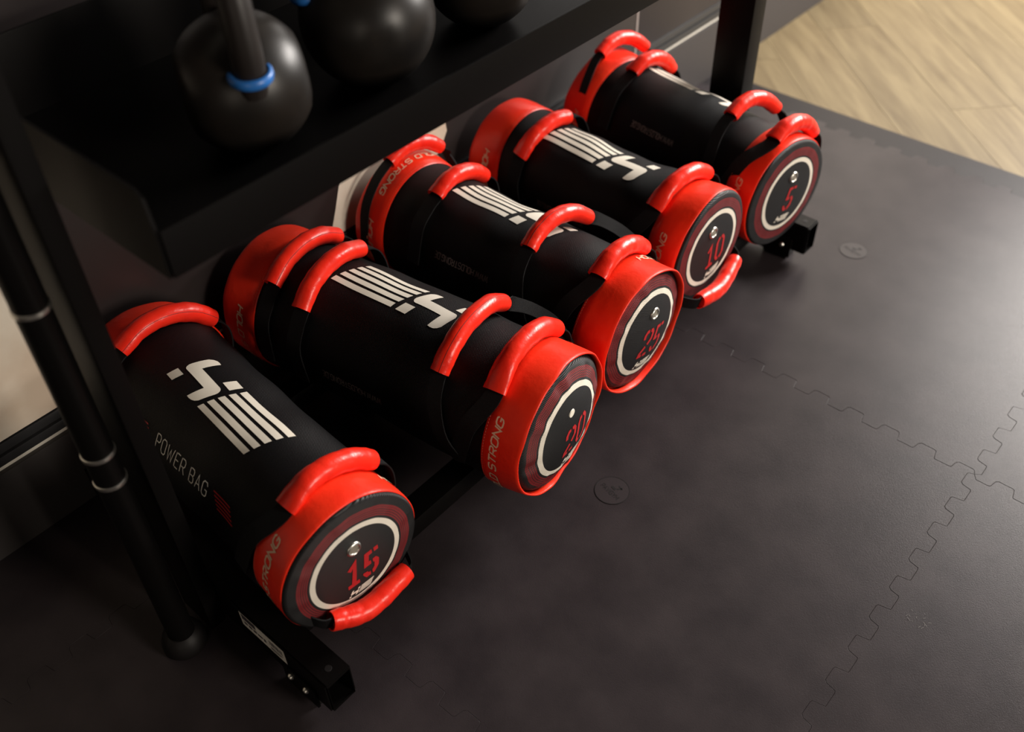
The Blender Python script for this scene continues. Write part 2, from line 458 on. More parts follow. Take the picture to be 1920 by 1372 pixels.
# oak planks beyond the mat, laid on the diagonal
def clip(P, f):
    out = []
    for i in range(len(P)):
        a, b = P[i], P[(i + 1) % len(P)]
        fa, fb = f(a), f(b)
        if fa >= 0: out.append(a)
        if (fa >= 0) != (fb >= 0):
            t = fa / (fa - fb); out.append(a.lerp(b, t))
    return out
pd = Vector((0.733, -0.680)); pn = Vector((0.680, 0.733))
PW, PLN = 0.185, 1.25
for r in range(-14, 30):
    for q in range(-4, 6):
        o0 = (r * 0.43) % 1.0
        a0 = (q + o0) * PLN; b0 = r * PW
        P = [pd * a + pn * b + Vector((-0.7, 2.6)) for a, b in ((a0 + .0006, b0 + .0006), (a0 + PLN - .0006, b0 + .0006), (a0 + PLN - .0006, b0 + PW - .0006), (a0 + .0006, b0 + PW - .0006))]
        for f in (lambda p: p.y - (YE + 0.0015), lambda p: p.x - WALLX - 0.002, lambda p: 4.4 - p.y, lambda p: 1.6 - p.x):
            P = clip(P, f)
            if len(P) < 3: break
        if len(P) < 3: continue
        n = len(P)
        V = [(p.x, p.y, -0.012) for p in P] + [(p.x, p.y, -0.003) for p in P]
        F = [tuple(range(n - 1, -1, -1)), tuple(range(n, 2 * n))] + [(i, (i + 1) % n, n + (i + 1) % n, n + i) for i in range(n)]
        uv = [(p.dot(pd), p.dot(pn)) for p in P] * 2
        mesh('plank', V, F, M_WOOD, floor, uvs=uv)

wall = box('wall_back', (WALLX - 0.1, -1.6, -0.013), (WALLX, 5.2, 2.7), M_WALL, None, 0)
tag(wall, kind='structure')
bb = box('baseboard_back', (WALLX, -1.6, -0.013), (WALLX + 0.010, 5.2, 0.163), M_BASE, None, 0.002)
tag(bb, kind='structure')

# framed wall mural above the baseboard
mural = empty('framed_mural', (WALLX + 0.001, 1.0, 0.178))
tag(mural, 'long dark framed mural with pale shapes on the wall behind the rack', 'mural')
def mbox(name, y0, y1, z0, z1, x0, x1, mt, par=mural, bev=0.002):
    o = box(name, (x0, y0 - 1.0, z0), (x1, y1 - 1.0, z1), mt, par, bev); return o
mbox('frame_rail', -0.9, 2.62, 0.000, 0.018, 0, 0.010, M_FRAME)
mbox('frame_rail', -0.9, 2.62, 0.022, 0.040, 0, 0.008, M_FRAME)
mbox('frame_rail', -0.9, 2.62, 1.66, 1.70, 0, 0.010, M_FRAME)
mbox('frame_stile', 2.60, 2.62, 0.040, 1.66, 0, 0.010, M_FRAME)
mbox('print_panel', -0.9, 1.955, 0.041, 1.66, 0, 0.005, M_POSTER)
mbox('print_panel', 1.959, 2.60, 0.041, 1.66, 0, 0.005, M_POSTER)
mbox('panel_seam', 1.954, 1.960, 0.041, 1.66, 0, 0.0058, M_SEAMLINE, bev=0)
def pale(P):
    V = [(0.0056, y - 1.0, z - 0.178) for y, z in P]
    return mesh('pale_print_shape', V, [tuple(range(len(V)))], M_PALE, mural)
pale([(-0.6, 0.221), (0.350, 0.221), (0.372, 0.40), (0.38, 0.75), (0.2, 1.0), (-0.6, 1.0)])
pale([(0.93, 0.221), (1.10, 0.222), (1.20, 0.245), (1.25, 0.275), (1.272, 0.31), (1.265, 0.36), (1.22, 0.48), (1.06, 0.48), (0.985, 0.36), (0.955, 0.28)])

# ------------------------------------------------------------------ the rack
rack = empty('storage_rack', (-0.9, 1.03, 0.0))
tag(rack, 'black steel storage rack with tray shelf, box tube posts and long feet', 'rack')
def rb(name, lo, hi, mt=M_RACK, par=rack, bev=0.004):
    off = (-0.9, 1.03, 0.0)
    return box(name, [lo[i] - off[i] for i in range(3)], [hi[i] - off[i] for i in range(3)], mt, par, bev)
TZ0, TZ1 = 0.031, 0.103
def tube_open(name, x0, x1, y0, y1, z0, z1, th, par):
    """rectangular tube along X, open at the front end"""
    off = Vector((-0.9, 1.03, 0.0))
    V = []
    for x in (x0, x1):
        for (a, b) in ((y0, z0), (y1, z0), (y1, z1), (y0, z1)): V.append(Vector((x, a, b)) - off)
    for x in (x1, x1 - 0.05):
        for (a, b) in ((y0 + th, z0 + th), (y1 - th, z0 + th), (y1 - th, z1 - th), (y0 + th, z1 - th)): V.append(Vector((x, a, b)) - off)
    F = [(0, 1, 2, 3)]
    for i in range(4):
        j = (i + 1) % 4
        F += [(i, 4 + i, 4 + j, j), (4 + i, 8 + i, 8 + j, 4 + j), (8 + i, 12 + i, 12 + j, 8 + j)]
    F.append((12, 15, 14, 13))
    bm = bmesh.new()
    vv = [bm.verts.new(v) for v in V]
    for f in F: bm.faces.new([vv[i] for i in f])
    bmesh.ops.recalc_face_normals(bm, faces=bm.faces)
    es = [e for e in bm.edges if (e.verts[0] in vv[:8] and e.verts[1] in vv[:8])]
    bmesh.ops.bevel(bm, geom=es, offset=0.0035, segments=2, affect='EDGES')
    return bm_obj(name, bm, M_RACK, par, True, 30)

def off3(p): return (p[0] + 0.9, p[1] - 1.03, p[2])
def foot(y0, y1, xf, label):
    f = tube_open('foot_tube', -1.29, xf, y0, y1, TZ0, TZ1, 0.003, rack)
    rb('foot_bracket', (xf - 0.105, y0 - 0.004, 0.012), (xf - 0.032, y0 + 0.001, 0.060), M_RACK, f, 0.0015)
    rb('rubber_foot', (xf - 0.10, y0 + 0.002, 0.0003), (xf - 0.04, y1 - 0.002, TZ0 + 0.001), M_RUBBER, f, 0.004)
    rb('rubber_foot', (-1.27, y0 + 0.002, 0.0003), (-1.21, y1 - 0.002, TZ0 + 0.001), M_RUBBER, f, 0.004)
    for bx in (xf - 0.088, xf - 0.054):
        lathe('bolt', [(0, -0.0045), (0.0035, -0.0042), (0.0055, -0.002), (0.006, 0)], M_STEEL, f, 16, 'y', off3((bx, y0 - 0.004, 0.040)))
    lathe('rivet_hole', [(0.0, 0.0005), (0.0052, 0.0005), (0.0055, 0)], M_GROOVE, f, 20, 'z', off3((xf - 0.022, (y0 + y1) / 2, TZ1)))
    if label:
        def lf(x, z, d=0.0004): return off3((x, y0 - d, z))
        a = mesh('label_sticker', [lf(-.858, .062), lf(-.752, .062), lf(-.752, .099), lf(-.858, .099)], [(0, 1, 2, 3)], M_LABEL, f)
        V, F = [], []
        def bar(x0, x1, z0, z1):
            b = len(V); V.extend([lf(x0, z0, .0008), lf(x1, z0, .0008), lf(x1, z1, .0008), lf(x0, z1, .0008)]); F.append((b, b + 1, b + 2, b + 3))
        bar(-.853, -.820, .084, .097)
        for k in range(3): bar(-.850 + k * .011, -.842 + k * .011, .073, .079)
        bar(-.817, -.806, .074, .079); bar(-.803, -.798, .072, .080)
        for k in range(9): bar(-.788 + k * .0035, -.788 + k * .0035 + .0012 + (k % 3) * .0004, .080, .092)
        bar(-.788, -.760, .0725, .0745); bar(-.788, -.766, .068, .0695)
        mesh('label_print', V, F, M_INK, f)
    return f
foot(0.318, 0.365, -0.658, True)
foot(1.717, 1.762, -0.671, False)
# posts stand on the outer sides of the feet
rb('post', (-0.990, 0.290, 0.02), (-0.913, 0.3175, 2.1))
rb('post', (-1.003, 1.793, 0.02), (-0.922, 1.843, 2.1))
rb('cross_tie', (-0.985, 1.762, 0.04), (-0.94, 1.794, 0.09))
# two rails that carry the bags
rb('bag_rail', (-0.815, 0.366, 0.062), (-0.770, 1.716, 0.104))
rb('bag_rail', (-1.185, 0.366, 0.062), (-1.140, 1.716, 0.104))
# tray shelf
tray = empty('tray_shelf'); tray.parent = rack
rb('tray_bottom', (-1.23, 0.362, 0.740), (-0.803, 1.76, 0.745), M_RACK, tray, 0.001)
rb('front_lip', (-0.803, 0.362, 0.738), (-0.799, 1.76, 0.797), M_RACK, tray, 0.0012)
rb('back_lip', (-1.232, 0.362, 0.738), (-1.226, 1.76, 0.852), M_RACK, tray, 0.0012)
# sloping end plates
def end_plate(y):
    P = [(-1.226, .738), (-0.803, .738), (-0.803, .800), (-0.808, .835), (-0.822, .842), (-1.226, .842)]
    V = [off3((x, y, z)) for x, z in P] + [off3((x, y + 0.004, z)) for x, z in P]; n = len(P)
    F = [tuple(range(n)), tuple(range(2 * n - 1, n - 1, -1))] + [(i, n + i, n + (i + 1) % n, (i + 1) % n) for i in range(n)]
    mesh('end_plate', V, F, M_RACK, tray)
end_plate(0.358); end_plate(1.758)

# round pole standing at the near end
pole = empty('steel_pole', (-0.942, 0.2535, 0.0))
pole.rotation_euler = (rad(-0.45), 0, 0)
tag(pole, 'round black steel pole with bright ring bands and rubber foot beside the rack', 'pole')
lathe('pole_shaft', [(0, 0.02), (0.0203, 0.02), (0.0203, 1.05), (0, 1.05)], M_RACK, pole, 36)
for z in (0.690, 0.452, 0.400):
    lathe('ring_band', [(0.0202, z - 0.0036), (0.0216, z - 0.0028), (0.0219, z), (0.0216, z + 0.0028), (0.0202, z + 0.0036)], M_STEEL, pole, 36)
lathe('rubber_foot', [(0, 0.0003), (0.033, 0.0003), (0.035, 0.004), (0.034, 0.016), (0.029, 0.030), (0.0222, 0.036), (0.0203, 0.036)], M_RUBBER, pole, 36)

# ------------------------------------------------------------------ kettlebells on the tray
def kettlebell(name, c, R, rz, label, hr=0.0185, flat=0.84):
    k = empty(name, (c[0], c[1], 0.7455), rz)
    tag(k, label, 'kettlebell', 'kettlebells on the tray shelf')
    zc = R * 0.93
    prof = [(0, 0.0)]
    for i in range(0, 33):
        a = -math.pi / 2 + math.pi * i / 32
        r, z = R * math.cos(a), zc + R * math.sin(a)
        if z < 0.0: continue
        if len(prof) == 1: prof.append((math.sqrt(max(0, R * R - zc * zc)) * 0.97, 0.0))
        prof.append((max(r, 1e-5), z))
    b = lathe('bell', prof, M_KB, k, 56, 'z')
    # flattened sides of the casting
    for v in b.data.vertices:
        for s in (-1, 1):
            if v.co.x * s > R * flat: v.co.x = s * (R * flat + (abs(v.co.x) - R * flat) * 0.18)
    # handle loop
    top = zc + R
    P = spline([(0, -0.066, zc + R * 0.22), (0, -0.071, top - 0.010), (0, -0.060, top + 0.055), (0, -0.03, top + 0.082), (0, 0, top + 0.086), (0, 0.03, top + 0.082), (0, 0.060, top + 0.055), (0, 0.071, top - 0.010), (0, 0.066, zc + R * 0.22)], 40)
    V, F = [], []; nn = 18
    for i, p in enumerate(P):
        t = (P[min(i + 1, 39)] - P[max(i - 1, 0)]).normalized(); n1 = Vector((1, 0, 0)); n2 = t.cross(n1)
        for q in range(nn):
            a = 2 * math.pi * q / nn; V.append(p + n1 * hr * math.cos(a) + n2 * hr * math.sin(a))
    for i in range(39):
        for q in range(nn):
            F.append((i * nn + q, i * nn + (q + 1) % nn, (i + 1) * nn + (q + 1) % nn, (i + 1) * nn + q))
    h = mesh('handle', V, F, M_KBH, k, smooth=True)
    for s, i in ((-1, 0), (1, 39)):
        i0 = 2 if i == 0 else 37
        p = P[i0]; t = (P[i0 + 1] - P[i0 - 1]).normalized()
        n1 = Vector((1, 0, 0)); n2 = t.cross(n1); V, F = [], []
        for u in range(28):
            a = 2 * math.pi * u / 28; dr = n1 * math.cos(a) + n2 * math.sin(a)
            for q in range(10):
                e = 2 * math.pi * q / 10
                V.append(p + dr * (hr + 0.0035 + 0.004 * math.cos(e)) + t * 0.0065 * math.sin(e))
        for u in range(28):
            for q in range(10):
                F.append((u * 10 + q, u * 10 + (q + 1) % 10, ((u + 1) % 28) * 10 + (q + 1) % 10, ((u + 1) % 28) * 10 + q))
        mesh('colour_ring', V, F, M_BLUE, h, smooth=True)
    return k
kettlebell('kettlebell', (-0.945, 0.585), 0.083, rad(66), 'worn black kettlebell with blue ring at the near end of the tray')
kettlebell('kettlebell', (-0.950, 0.790), 0.088, rad(-30), 'black kettlebell with blue ring in the middle of the tray', flat=0.97)
kettlebell('kettlebell', (-0.955, 1.01), 0.083, rad(28), 'black kettlebell farthest along the tray, mostly out of view')

# ------------------------------------------------------------------ the power bags
ZC = 0.225
BASE_Z = 0.1045

class Bag:
    def __init__(s, key, C, yaw, R, L, rr, bulge, roll, seed, Rb=None):
        s.key, s.R, s.L, s.rr, s.b, s.roll = key, R, L, rr, bulge, rad(roll)
        s.rng = random.Random(seed)
        s.ph = [s.rng.uniform(0, 6.28) for _ in range(12)]
        s.off = ZC - BASE_Z
        s.root = empty('power_bag', (C[0], C[1], BASE_Z), rad(yaw))
        s.rim = rr * Rb                       # radius of the printed cap
        s.wr = 0.0022
    def prof(s, x):
        """body radius along the axis, x = 0 at the face, -L at the back"""
        e = min(-x, x + s.L)
        e = max(e, 0.0)
        t = min(1.0, e / 0.13)
        re = min(s.rim + 0.003, s.R + 0.004)
        return re + (s.R - re) * (t * t * (3 - 2 * t))
    def rad_(s, x, th):
        p = s.ph
        r = s.prof(x)
        w_ = s.wr
        r += w_ * (math.sin(17 * x + 1.0 * th + p[0]) * 0.6 + math.sin(38 * x - 2 * th + p[1]) * 0.45 + math.sin(61 * x + 3 * th + p[2]) * 0.25 + math.sin(9 * x + 2 * th + p[3]) * 0.6)
        # rests on the rails: flattened underneath
        v = r * math.cos(th)
        lim = -(s.off - 0.0005)
        if v < lim:
            r = r * (0.15 + 0.85 * lim / v) if lim / v > 0.999 else lim / math.cos(th)
        return r
    def pos(s, x, th, r):
        return (x, r * math.sin(th), r * math.cos(th) + s.off)
    def on(s, x, th, d=0.0):
        return s.pos(x, th, s.rad_(x, th) + d)
    def cap_x(s, r):
        return s.b * (1 - (r / s.rr) ** 2)

def make_body(g):
    nx, nt_ = 84, 112
    x0, x1 = -g.L + 0.028, g.cap_x(g.rim) - 0.028
    V, F, UV = [], [], []
    for i in range(nx + 1):
        x = x0 + (x1 - x0) * i / nx
        for k in range(nt_ + 1):
            th = -math.pi + 2 * math.pi * k / nt_
            V.append(g.on(x, th)); UV.append((x, th * g.R))
    for i in range(nx):
        for k in range(nt_):
            a = i * (nt_ + 1) + k
            F.append((a, a + 1, a + nt_ + 2, a + nt_ + 1))
    return mesh('bag_body', V, F, M_BODY, g.root, smooth=True, uvs=UV)

def make_band(g, front, width=0.070, lip=-0.005, pucker=0.0009):
    """red band; lip < 0 ends behind the rounded cap rim, lip > 0 stands proud of the cap"""
    xe = (g.cap_x(g.rim) + lip) if front else (-g.L - 0.002)
    sg = 1 if front else -1
    nt_ = 120
    rows = [(-width, 0.0012), (-width + 0.002, 0.0034), (-width * 0.75, 0.004), (-width * 0.5, 0.0045), (-width * 0.25, 0.0042), (-0.006, 0.0036), (-0.0015, 0.0030), (0.0, 0.0020)]
    if front and lip > 0: rows += [(-0.0002, 0.0004), (-0.002, -0.0006), (-0.010, -0.0010)]
    else: rows += [(-0.0004, 0.0008), (-0.004, 0.0002)]
    V, F = [], []
    p = g.ph
    for (dx, dr) in rows:
        for k in range(nt_):
            th = -math.pi + 2 * math.pi * k / nt_
            edge = max(0.0, 1 + dx / 0.03)
            wv = pucker * (math.sin(3 * th + p[4]) * 0.9 + math.sin(7 * th + p[5]) * 0.45 + math.sin(13 * th + p[6]) * 0.25)
            x = xe + sg * (dx + wv * edge * 0.9)
            xb = min(max(x, -g.L + 0.0), 0.0)
            V.append(g.pos(x, th, g.rad_(xb, th) + dr + wv * edge * 0.45))
    n = len(rows)
    for i in range(n - 1):
        for k in range(nt_):
            k2 = (k + 1) % nt_
            f = (i * nt_ + k, i * nt_ + k2, (i + 1) * nt_ + k2, (i + 1) * nt_ + k)
            F.append(f if front else f[::-1])
    o = mesh('end_band', V, F, M_RED, g.root, smooth=True)
    # stitched hem along the inner edge of the band
    V, F = [], []
    ns = 150
    for k in range(ns):
        th = -math.pi + 2 * math.pi * (k + 0.5) / ns
        x = xe - sg * (width - 0.0045)
        h = 0.0009; ht = math.pi / ns * 0.55
        b = len(V)
        for (ddx, dth) in ((-h / 2, -ht), (h / 2, -ht), (h / 2, ht), (-h / 2, ht)):
            xx = x + ddx
            V.append(g.pos(xx, th + dth, g.rad_(min(max(xx, -g.L), 0), th + dth) + 0.0042))
        F.append((b, b + 1, b + 2, b + 3))
    st = mesh('stitching', V, F, M_STITCH, o); st['kind'] = 'stuff'
    return o, xe

def band_text(g, band, front, starts, h=0.0125):
    xe = g.cap_x(g.rim) if front else -g.L
    Rt, L = text_strokes('HOLD STRONG', h, 0.0026, 0.30, 0.32, 1.75)
    Rb_ = g.prof(xe * 0.5 if front else -g.L + 0.03) + 0.005
    for st in starts:
        def fn(x, y):
            if front: xx, th = xe - 0.036 - y, st + x / Rb_
            else:     xx, th = xe + 0.036 + y, st - x / Rb_
            return g.pos(xx, th, g.rad_(min(max(xx, -g.L), 0), th) + 0.0054)
        ribbons_mesh('band_lettering', Rt, fn, M_BANDPRINT, band)

def make_cap(g, front, ribs, proud=0.0012):
    nr, nt_ = 26, 84
    M = cap_material(g.key if front else g.key + 100, g.rr, ribs)
    V, F, UV = [], [], []
    p = g.ph
    re = g.prof(0.0) + proud
    xr = g.cap_x(g.rim)
    rows = [(re * 0.955 * i / (nr - 5), None) for i in range(nr - 4)]
    rows += [(re * 0.975, xr - 0.0002), (re * 0.990, xr - 0.0016), (re, xr - 0.0048), (re, xr - 0.012)]
    nr = len(rows) - 1
    for i, (r, xx) in enumerate(rows):
        for k in range(nt_):
            th = 2 * math.pi * k / nt_
            x = g.cap_x(r) if xx is None else xx
            if xx is None: x = max(x, xr + 0.0002)
            e = max(0, min((r / g.rim - 0.62) / 0.3, 1, (0.95 - r / re) / 0.12)) if xx is None else 0.0
            x += e * g.b * 0.16 * (math.sin(13 * th + p[7]) + 0.7 * math.sin(21 * th + p[8]))
            rw = r
            if r > 0.8 * re:
                kk = min(1.0, (r / re - 0.8) / 0.15)
                rw = r * (1 + kk * ((g.rad_(0.0 if front else -g.L, th) + proud) / re - 1))
            y, z = rw * math.sin(th), rw * math.cos(th)
            V.append((x if front else -g.L - x * 0.5 + (0.010 if xx is None else 0.010), y, z + g.off))
            UV.append((y * math.cos(g.roll) - z * math.sin(g.roll), z * math.cos(g.roll) + y * math.sin(g.roll)))
    for i in range(nr):
        for k in range(nt_):
            k2 = (k + 1) % nt_
            f = (i * nt_ + k, i * nt_ + k2, (i + 1) * nt_ + k2, (i + 1) * nt_ + k)
            F.append(f if not front else f[::-1])
    return mesh('end_cap', V, F, M, g.root, smooth=True, uvs=UV)

def cap_prints(g, cap, number, ey=(0.0, 0.039), num_at=(0.004, -0.0145), num_h=0.050, emb_at=(0.0, -0.0585), emb_w=0.045, plain_eyelet=False, num_w=0.0062):
    ca, sa = math.cos(g.roll), math.sin(g.roll)
    k = g.rr / 0.0805
    def fn(x, y, d=0.0006):
        x, y = x * k, y * k
        u, v = x * ca - y * sa, x * sa + y * ca
        return (g.cap_x(math.hypot(u, v)) + d, u, v + g.off)
    Rt, L = text_strokes(number, num_h, num_w, 0.20, 0.16, 0.80)
    ribbons_mesh('weight_number', Rt, lambda x, y: fn(x - L / 2 + num_at[0], y - num_h / 2 + num_at[1]), M_REDPRINT, cap)
    sc = emb_w / 0.249
    polys_mesh('small_emblem', [[(x * sc + y * sc * 0.25, y * sc) for x, y in P] for P in EMBLEM], lambda x, y: fn(x + emb_at[0], y + emb_at[1]), M_PRINT, cap, 0.01)
    c = fn(*ey)
    if plain_eyelet:
        lathe('vent_dot', [(0, 0.0006), (0.0070, 0.0004), (0.0078, -0.001)], M_PRINT, cap, 28, 'x', c)
    else:
        lathe('eyelet', [(0.0072, -0.001), (0.0078, 0.0010), (0.0092, 0.0020), (0.0108, 0.0017), (0.0120, 0.0004), (0.0124, -0.0012)], M_STEEL, cap, 32, 'x', c)
        lathe('eyelet_mesh', [(0, 0.0007), (0.004, 0.0009), (0.0080, 0.0002)], M_GAUZE, cap, 24, 'x', c)

def frame_path(P, axis):
    out = []
    for i, p in enumerate(P):
        t = (P[min(i + 1, len(P) - 1)] - P[max(i - 1, 0)]).normalized()
        wv = (axis - t * axis.dot(t)).normalized(); nv = wv.cross(t)
        out.append((p, t, wv, nv))
    return out

def sleeve(g, ctl, flat0=0.55, flat1=0.15, rt=0.0165, axis=None, seam_at=None):
    """padded leather grip; ctl = list of (s, theta_deg, r); flat0/flat1 how flattened each end is"""
    axis = axis or Vector((1, 0, 0))
    P = spline([g.pos(a, rad(b), c) for a, b, c in ctl], 34)
    fr = frame_path(P, axis)
    V, F = [], []; nn = 22; N = len(fr)
    for i, (p, t, wv, nv) in enumerate(fr):
        u = i / (N - 1)
        f = flat0 * max(0, 1 - u / 0.45) ** 1.5 + flat1 * max(0, 1 - (1 - u) / 0.3) ** 1.5
        endr = min(1.0, 0.96 + 0.04 * min(u, 1 - u) / 0.04)
        wob = 1 + 0.018 * math.sin(31 * u + g.ph[9]) + 0.014 * math.sin(57 * u + g.ph[10])
        a = rt * (1 + 0.30 * f) * endr * wob; b = rt * (1 - 0.62 * f) * endr * wob
        for q in range(nn):
            e = 2 * math.pi * q / nn
            V.append(p + wv * a * math.cos(e) + nv * b * math.sin(e))
    for i in range(N - 1):
        for q in range(nn):
            F.append((i * nn + q, i * nn + (q + 1) % nn, (i + 1) * nn + (q + 1) % nn, (i + 1) * nn + q))
    # hollow ends
    for i, d in ((0, 1), (N - 1, -1)):
        p, t, wv, nv = fr[i]
        b = len(V)
        for q in range(nn):
            v = V[i * nn + q]; V.append(p + (v - p) * 0.86)
        for q in range(nn):
            v = V[i * nn + q]; V.append(p + (v - p) * 0.80 + t * 0.006 * d)
        for q in range(nn):
            q2 = (q + 1) % nn
            F.append((i * nn + q, i * nn + q2, b + q2, b + q)); F.append((b + q, b + q2, b + nn + q2, b + nn + q))
        F.append(tuple(b + nn + q for q in range(nn)))
    bm = bmesh.new(); vv = [bm.verts.new(v) for v in V]
    for f in F: bm.faces.new([vv[i] for i in f])
    o = bm_obj('grip_handle', bm, M_REDP, g.root, True, 55)
    # seam line
    if seam_at is not None:
        SV, SF = [], []
        for i, (p, t, wv, nv) in enumerate(fr):
            x = seam_at / (2 * math.pi) * nn; q = int(x) % nn; tt = x - int(x)
            v = Vector(V[i * nn + q]).lerp(Vector(V[i * nn + (q + 1) % nn]), tt)
            n_ = (v - p).normalized(); sd = n_.cross(t).normalized()
            for (da, db) in ((0.0007, -0.0003), (0, 0.0006), (-0.0007, -0.0003)):
                SV.append(v + sd * da + n_ * db)
        for i in range(N - 1):
            for q in range(2):
                SF.append((i * 3 + q, i * 3 + q + 1, i * 3 + q + 4, i * 3 + q + 3))
        mesh('seam', SV, SF, M_SEAM, o, smooth=True)
    return o, fr

def strap(g, ctl, handle, wd=0.026, axis=None, n=18, th=0.0022):
    axis = axis or Vector((1, 0, 0))
    P = spline([g.pos(a, rad(b), c) for a, b, c in ctl], n)
    fr = frame_path(P, axis)
    V, F, UV = [], [], []
    for i, (p, t, wv, nv) in enumerate(fr):
        for (a, b) in ((-1, -1), (1, -1), (1, 1), (-1, 1)):
            V.append(p + wv * wd / 2 * a + nv * th / 2 * b); UV.append((a * wd / 2, i * 0.01))
    for i in range(n - 1):
        for q in range(4):
            F.append((i * 4 + q, i * 4 + (q + 1) % 4, (i + 1) * 4 + (q + 1) % 4, (i + 1) * 4 + q))
    F += [(0, 1, 2, 3), (4 * n - 4, 4 * n - 1, 4 * n - 2, 4 * n - 3)]
    bm = bmesh.new(); vv = [bm.verts.new(v) for v in V]
    for f in F: bm.faces.new([vv[i] for i in f])
    uvl = bm.loops.layers.uv.new('UVMap')
    bm.verts.index_update()
    for f in bm.faces:
        for l in f.loops: l[uvl].uv = UV[l.vert.index]
    return bm_obj('strap', bm, M_WEB, handle, True, 40)

def hoop(g, x, t0, t1, lift=0.0, dx=0.0, flat0=0.55, flat1=0.12, seam=None, rt=0.0165, down=66, back=0.0):
    """grip lying over the bag around its girth with webbing at both ends"""
    R0 = g.prof(x)
    r = R0 + rt * 0.95
    ctl = [(x + dx, t0, r - rt * 0.35 * flat0), (x + dx * 0.4, t0 + (t1 - t0) * .25, r + lift * .7), (x, (t0 + t1) / 2, r + lift), (x - dx * 0.2, t0 + (t1 - t0) * .75, r + lift * .8), (x - dx * 0.5, t1, r + lift * 0.3)]
    h, fr = sleeve(g, ctl, flat0, flat1, rt, seam_at=seam)
    x0, x1 = x + dx, x - dx * 0.5
    strap(g, [(x0, t0 + 3, r - 0.006), (x0, t0 - 5, r - 0.007), (x0 - back * 0.15, t0 - 14, R0 + 0.0085), (x0 - back * 0.55, t0 - 32, R0 + 0.0085), (x0 - back, t0 - down, R0 + 0.0060)], h, 0.030)
    strap(g, [(x1, t1 - 3, r + lift * .3), (x1, t1 + 7, r + 0.005 + lift * .2), (x1, t1 + 18, r + 0.003), (x1, t1 + 34, R0 + 0.0090), (x1, t1 + down, R0 + 0.0060)], h, 0.030)
    return h

def bag_prints(g, s0, t0, flip, text=None):
    sg = -1 if flip else 1
    polys_mesh('emblem_print', EMBLEM, lambda x, y: g.on(s0 + sg * x, (t0 + sg * y) / g.R, 0.0008), M_PRINT, g.root)
    if text:
        txt, h, wd, gap, xs_, sx, th0, mt_, sg2 = text
        Rt, L = text_strokes(txt, h, wd, gap, 0.0, xs_)
        k = abs(sx[1] - sx[0]) / L
        Rt = [[(Vector((a.x * k, a.y)), Vector((b.x * k, b.y))) for a, b in rb_] for rb_ in Rt]
        ribbons_mesh('side_lettering', Rt, lambda x, y: g.on(sx[0] + sg2 * x, rad(th0) + sg2 * y / g.R, 0.0008), mt_, g.root)

G = 'power bags on the low rack'
WWW = 'WWW.HOLDSTRONG.DE'

# --- 15
g = Bag(15, (-0.707, 0.441), -5, 0.111, 0.590, 0.0775, 0.004, 0, 11, 1.42)
tag(g.root, 'black and red power bag marked 15, nearest, beside the steel pole', 'power bag', G)
make_body(g)
b, xe = make_band(g, True, 0.072); band_text(g, b, True, [rad(-124), rad(50)])
b, xe = make_band(g, False, 0.072); band_text(g, b, False, [rad(-60)])
c = make_cap(g, True, True); cap_prints(g, c, '15', num_w=0.0085); make_cap(g, False, True)
bag_prints(g, -0.291, 0.003, False, ('POWER BAG', 0.0235, 0.0019, 0.25, 0.85, (-0.357, -0.2165), -66, M_TEXT, 1))
for sx in (-0.430, -0.203):
    Rl = [ribbon2d([(0.004 * q, -q * 0.0052), (0.052 + 0.004 * (q - 2) - 0.004 * q * 0, -q * 0.0052)], 0.0022, 0.005) for q in range(5)]
    ribbons_mesh('side_stripes', Rl, lambda x, y: g.on(sx + x, rad(-55) + y / g.R, 0.0008), M_REDPRINT, g.root)
hoop(g, -0.520, -27, 56, 0.002, 0.008, 0.25, 0.1, seam=0.5)
hoop(g, -0.070, -24, 49, 0.003, 0.004, 0.85, 0.1, back=0.046)
P0, P1, P2 = (0.012, -0.064, -0.063), (0.022, -0.008, -0.080), (0.012, 0.073, -0.080)
def yz(g_, p): return (p[0], math.degrees(math.atan2(p[1], p[2])), math.hypot(p[1], p[2]))
def end_grip(g, pts, seam):
    ctl = [yz(g, p) for p in pts]
    # interpolate in cartesian space: temporary bag-space spline
    P = spline(pts, 9)
    h, fr = sleeve(g, [yz(g, p) for p in P], 0.2, 0.1, 0.0165, axis=Vector((0.35, 0, 1)).normalized(), seam_at=seam)
    a, d = Vector(pts[0]), (Vector(pts[0]) - Vector(pts[1])).normalized()
    q = [a - d * 0.01, a + d * 0.012, a + d * 0.028 + Vector((-0.03, 0, 0.0)), Vector((-0.06, a.y - 0.03, a.z + 0.0))]
    strap(g, [yz(g, p) for p in q], h, axis=Vector((0.2, 0, 1)).normalized())
    a, d = Vector(pts[-1]), (Vector(pts[-1]) - Vector(pts[-2])).normalized()
    q = [a - d * 0.01, a + d * 0.010, a + d * 0.020 + Vector((-0.03, 0, 0.01)), Vector((-0.06, a.y + 0.028, a.z + 0.02))]
    strap(g, [yz(g, p) for p in q], h, axis=Vector((0.2, 0, 1)).normalized())
end_grip(g, [P0, P1, P2], 4.3)

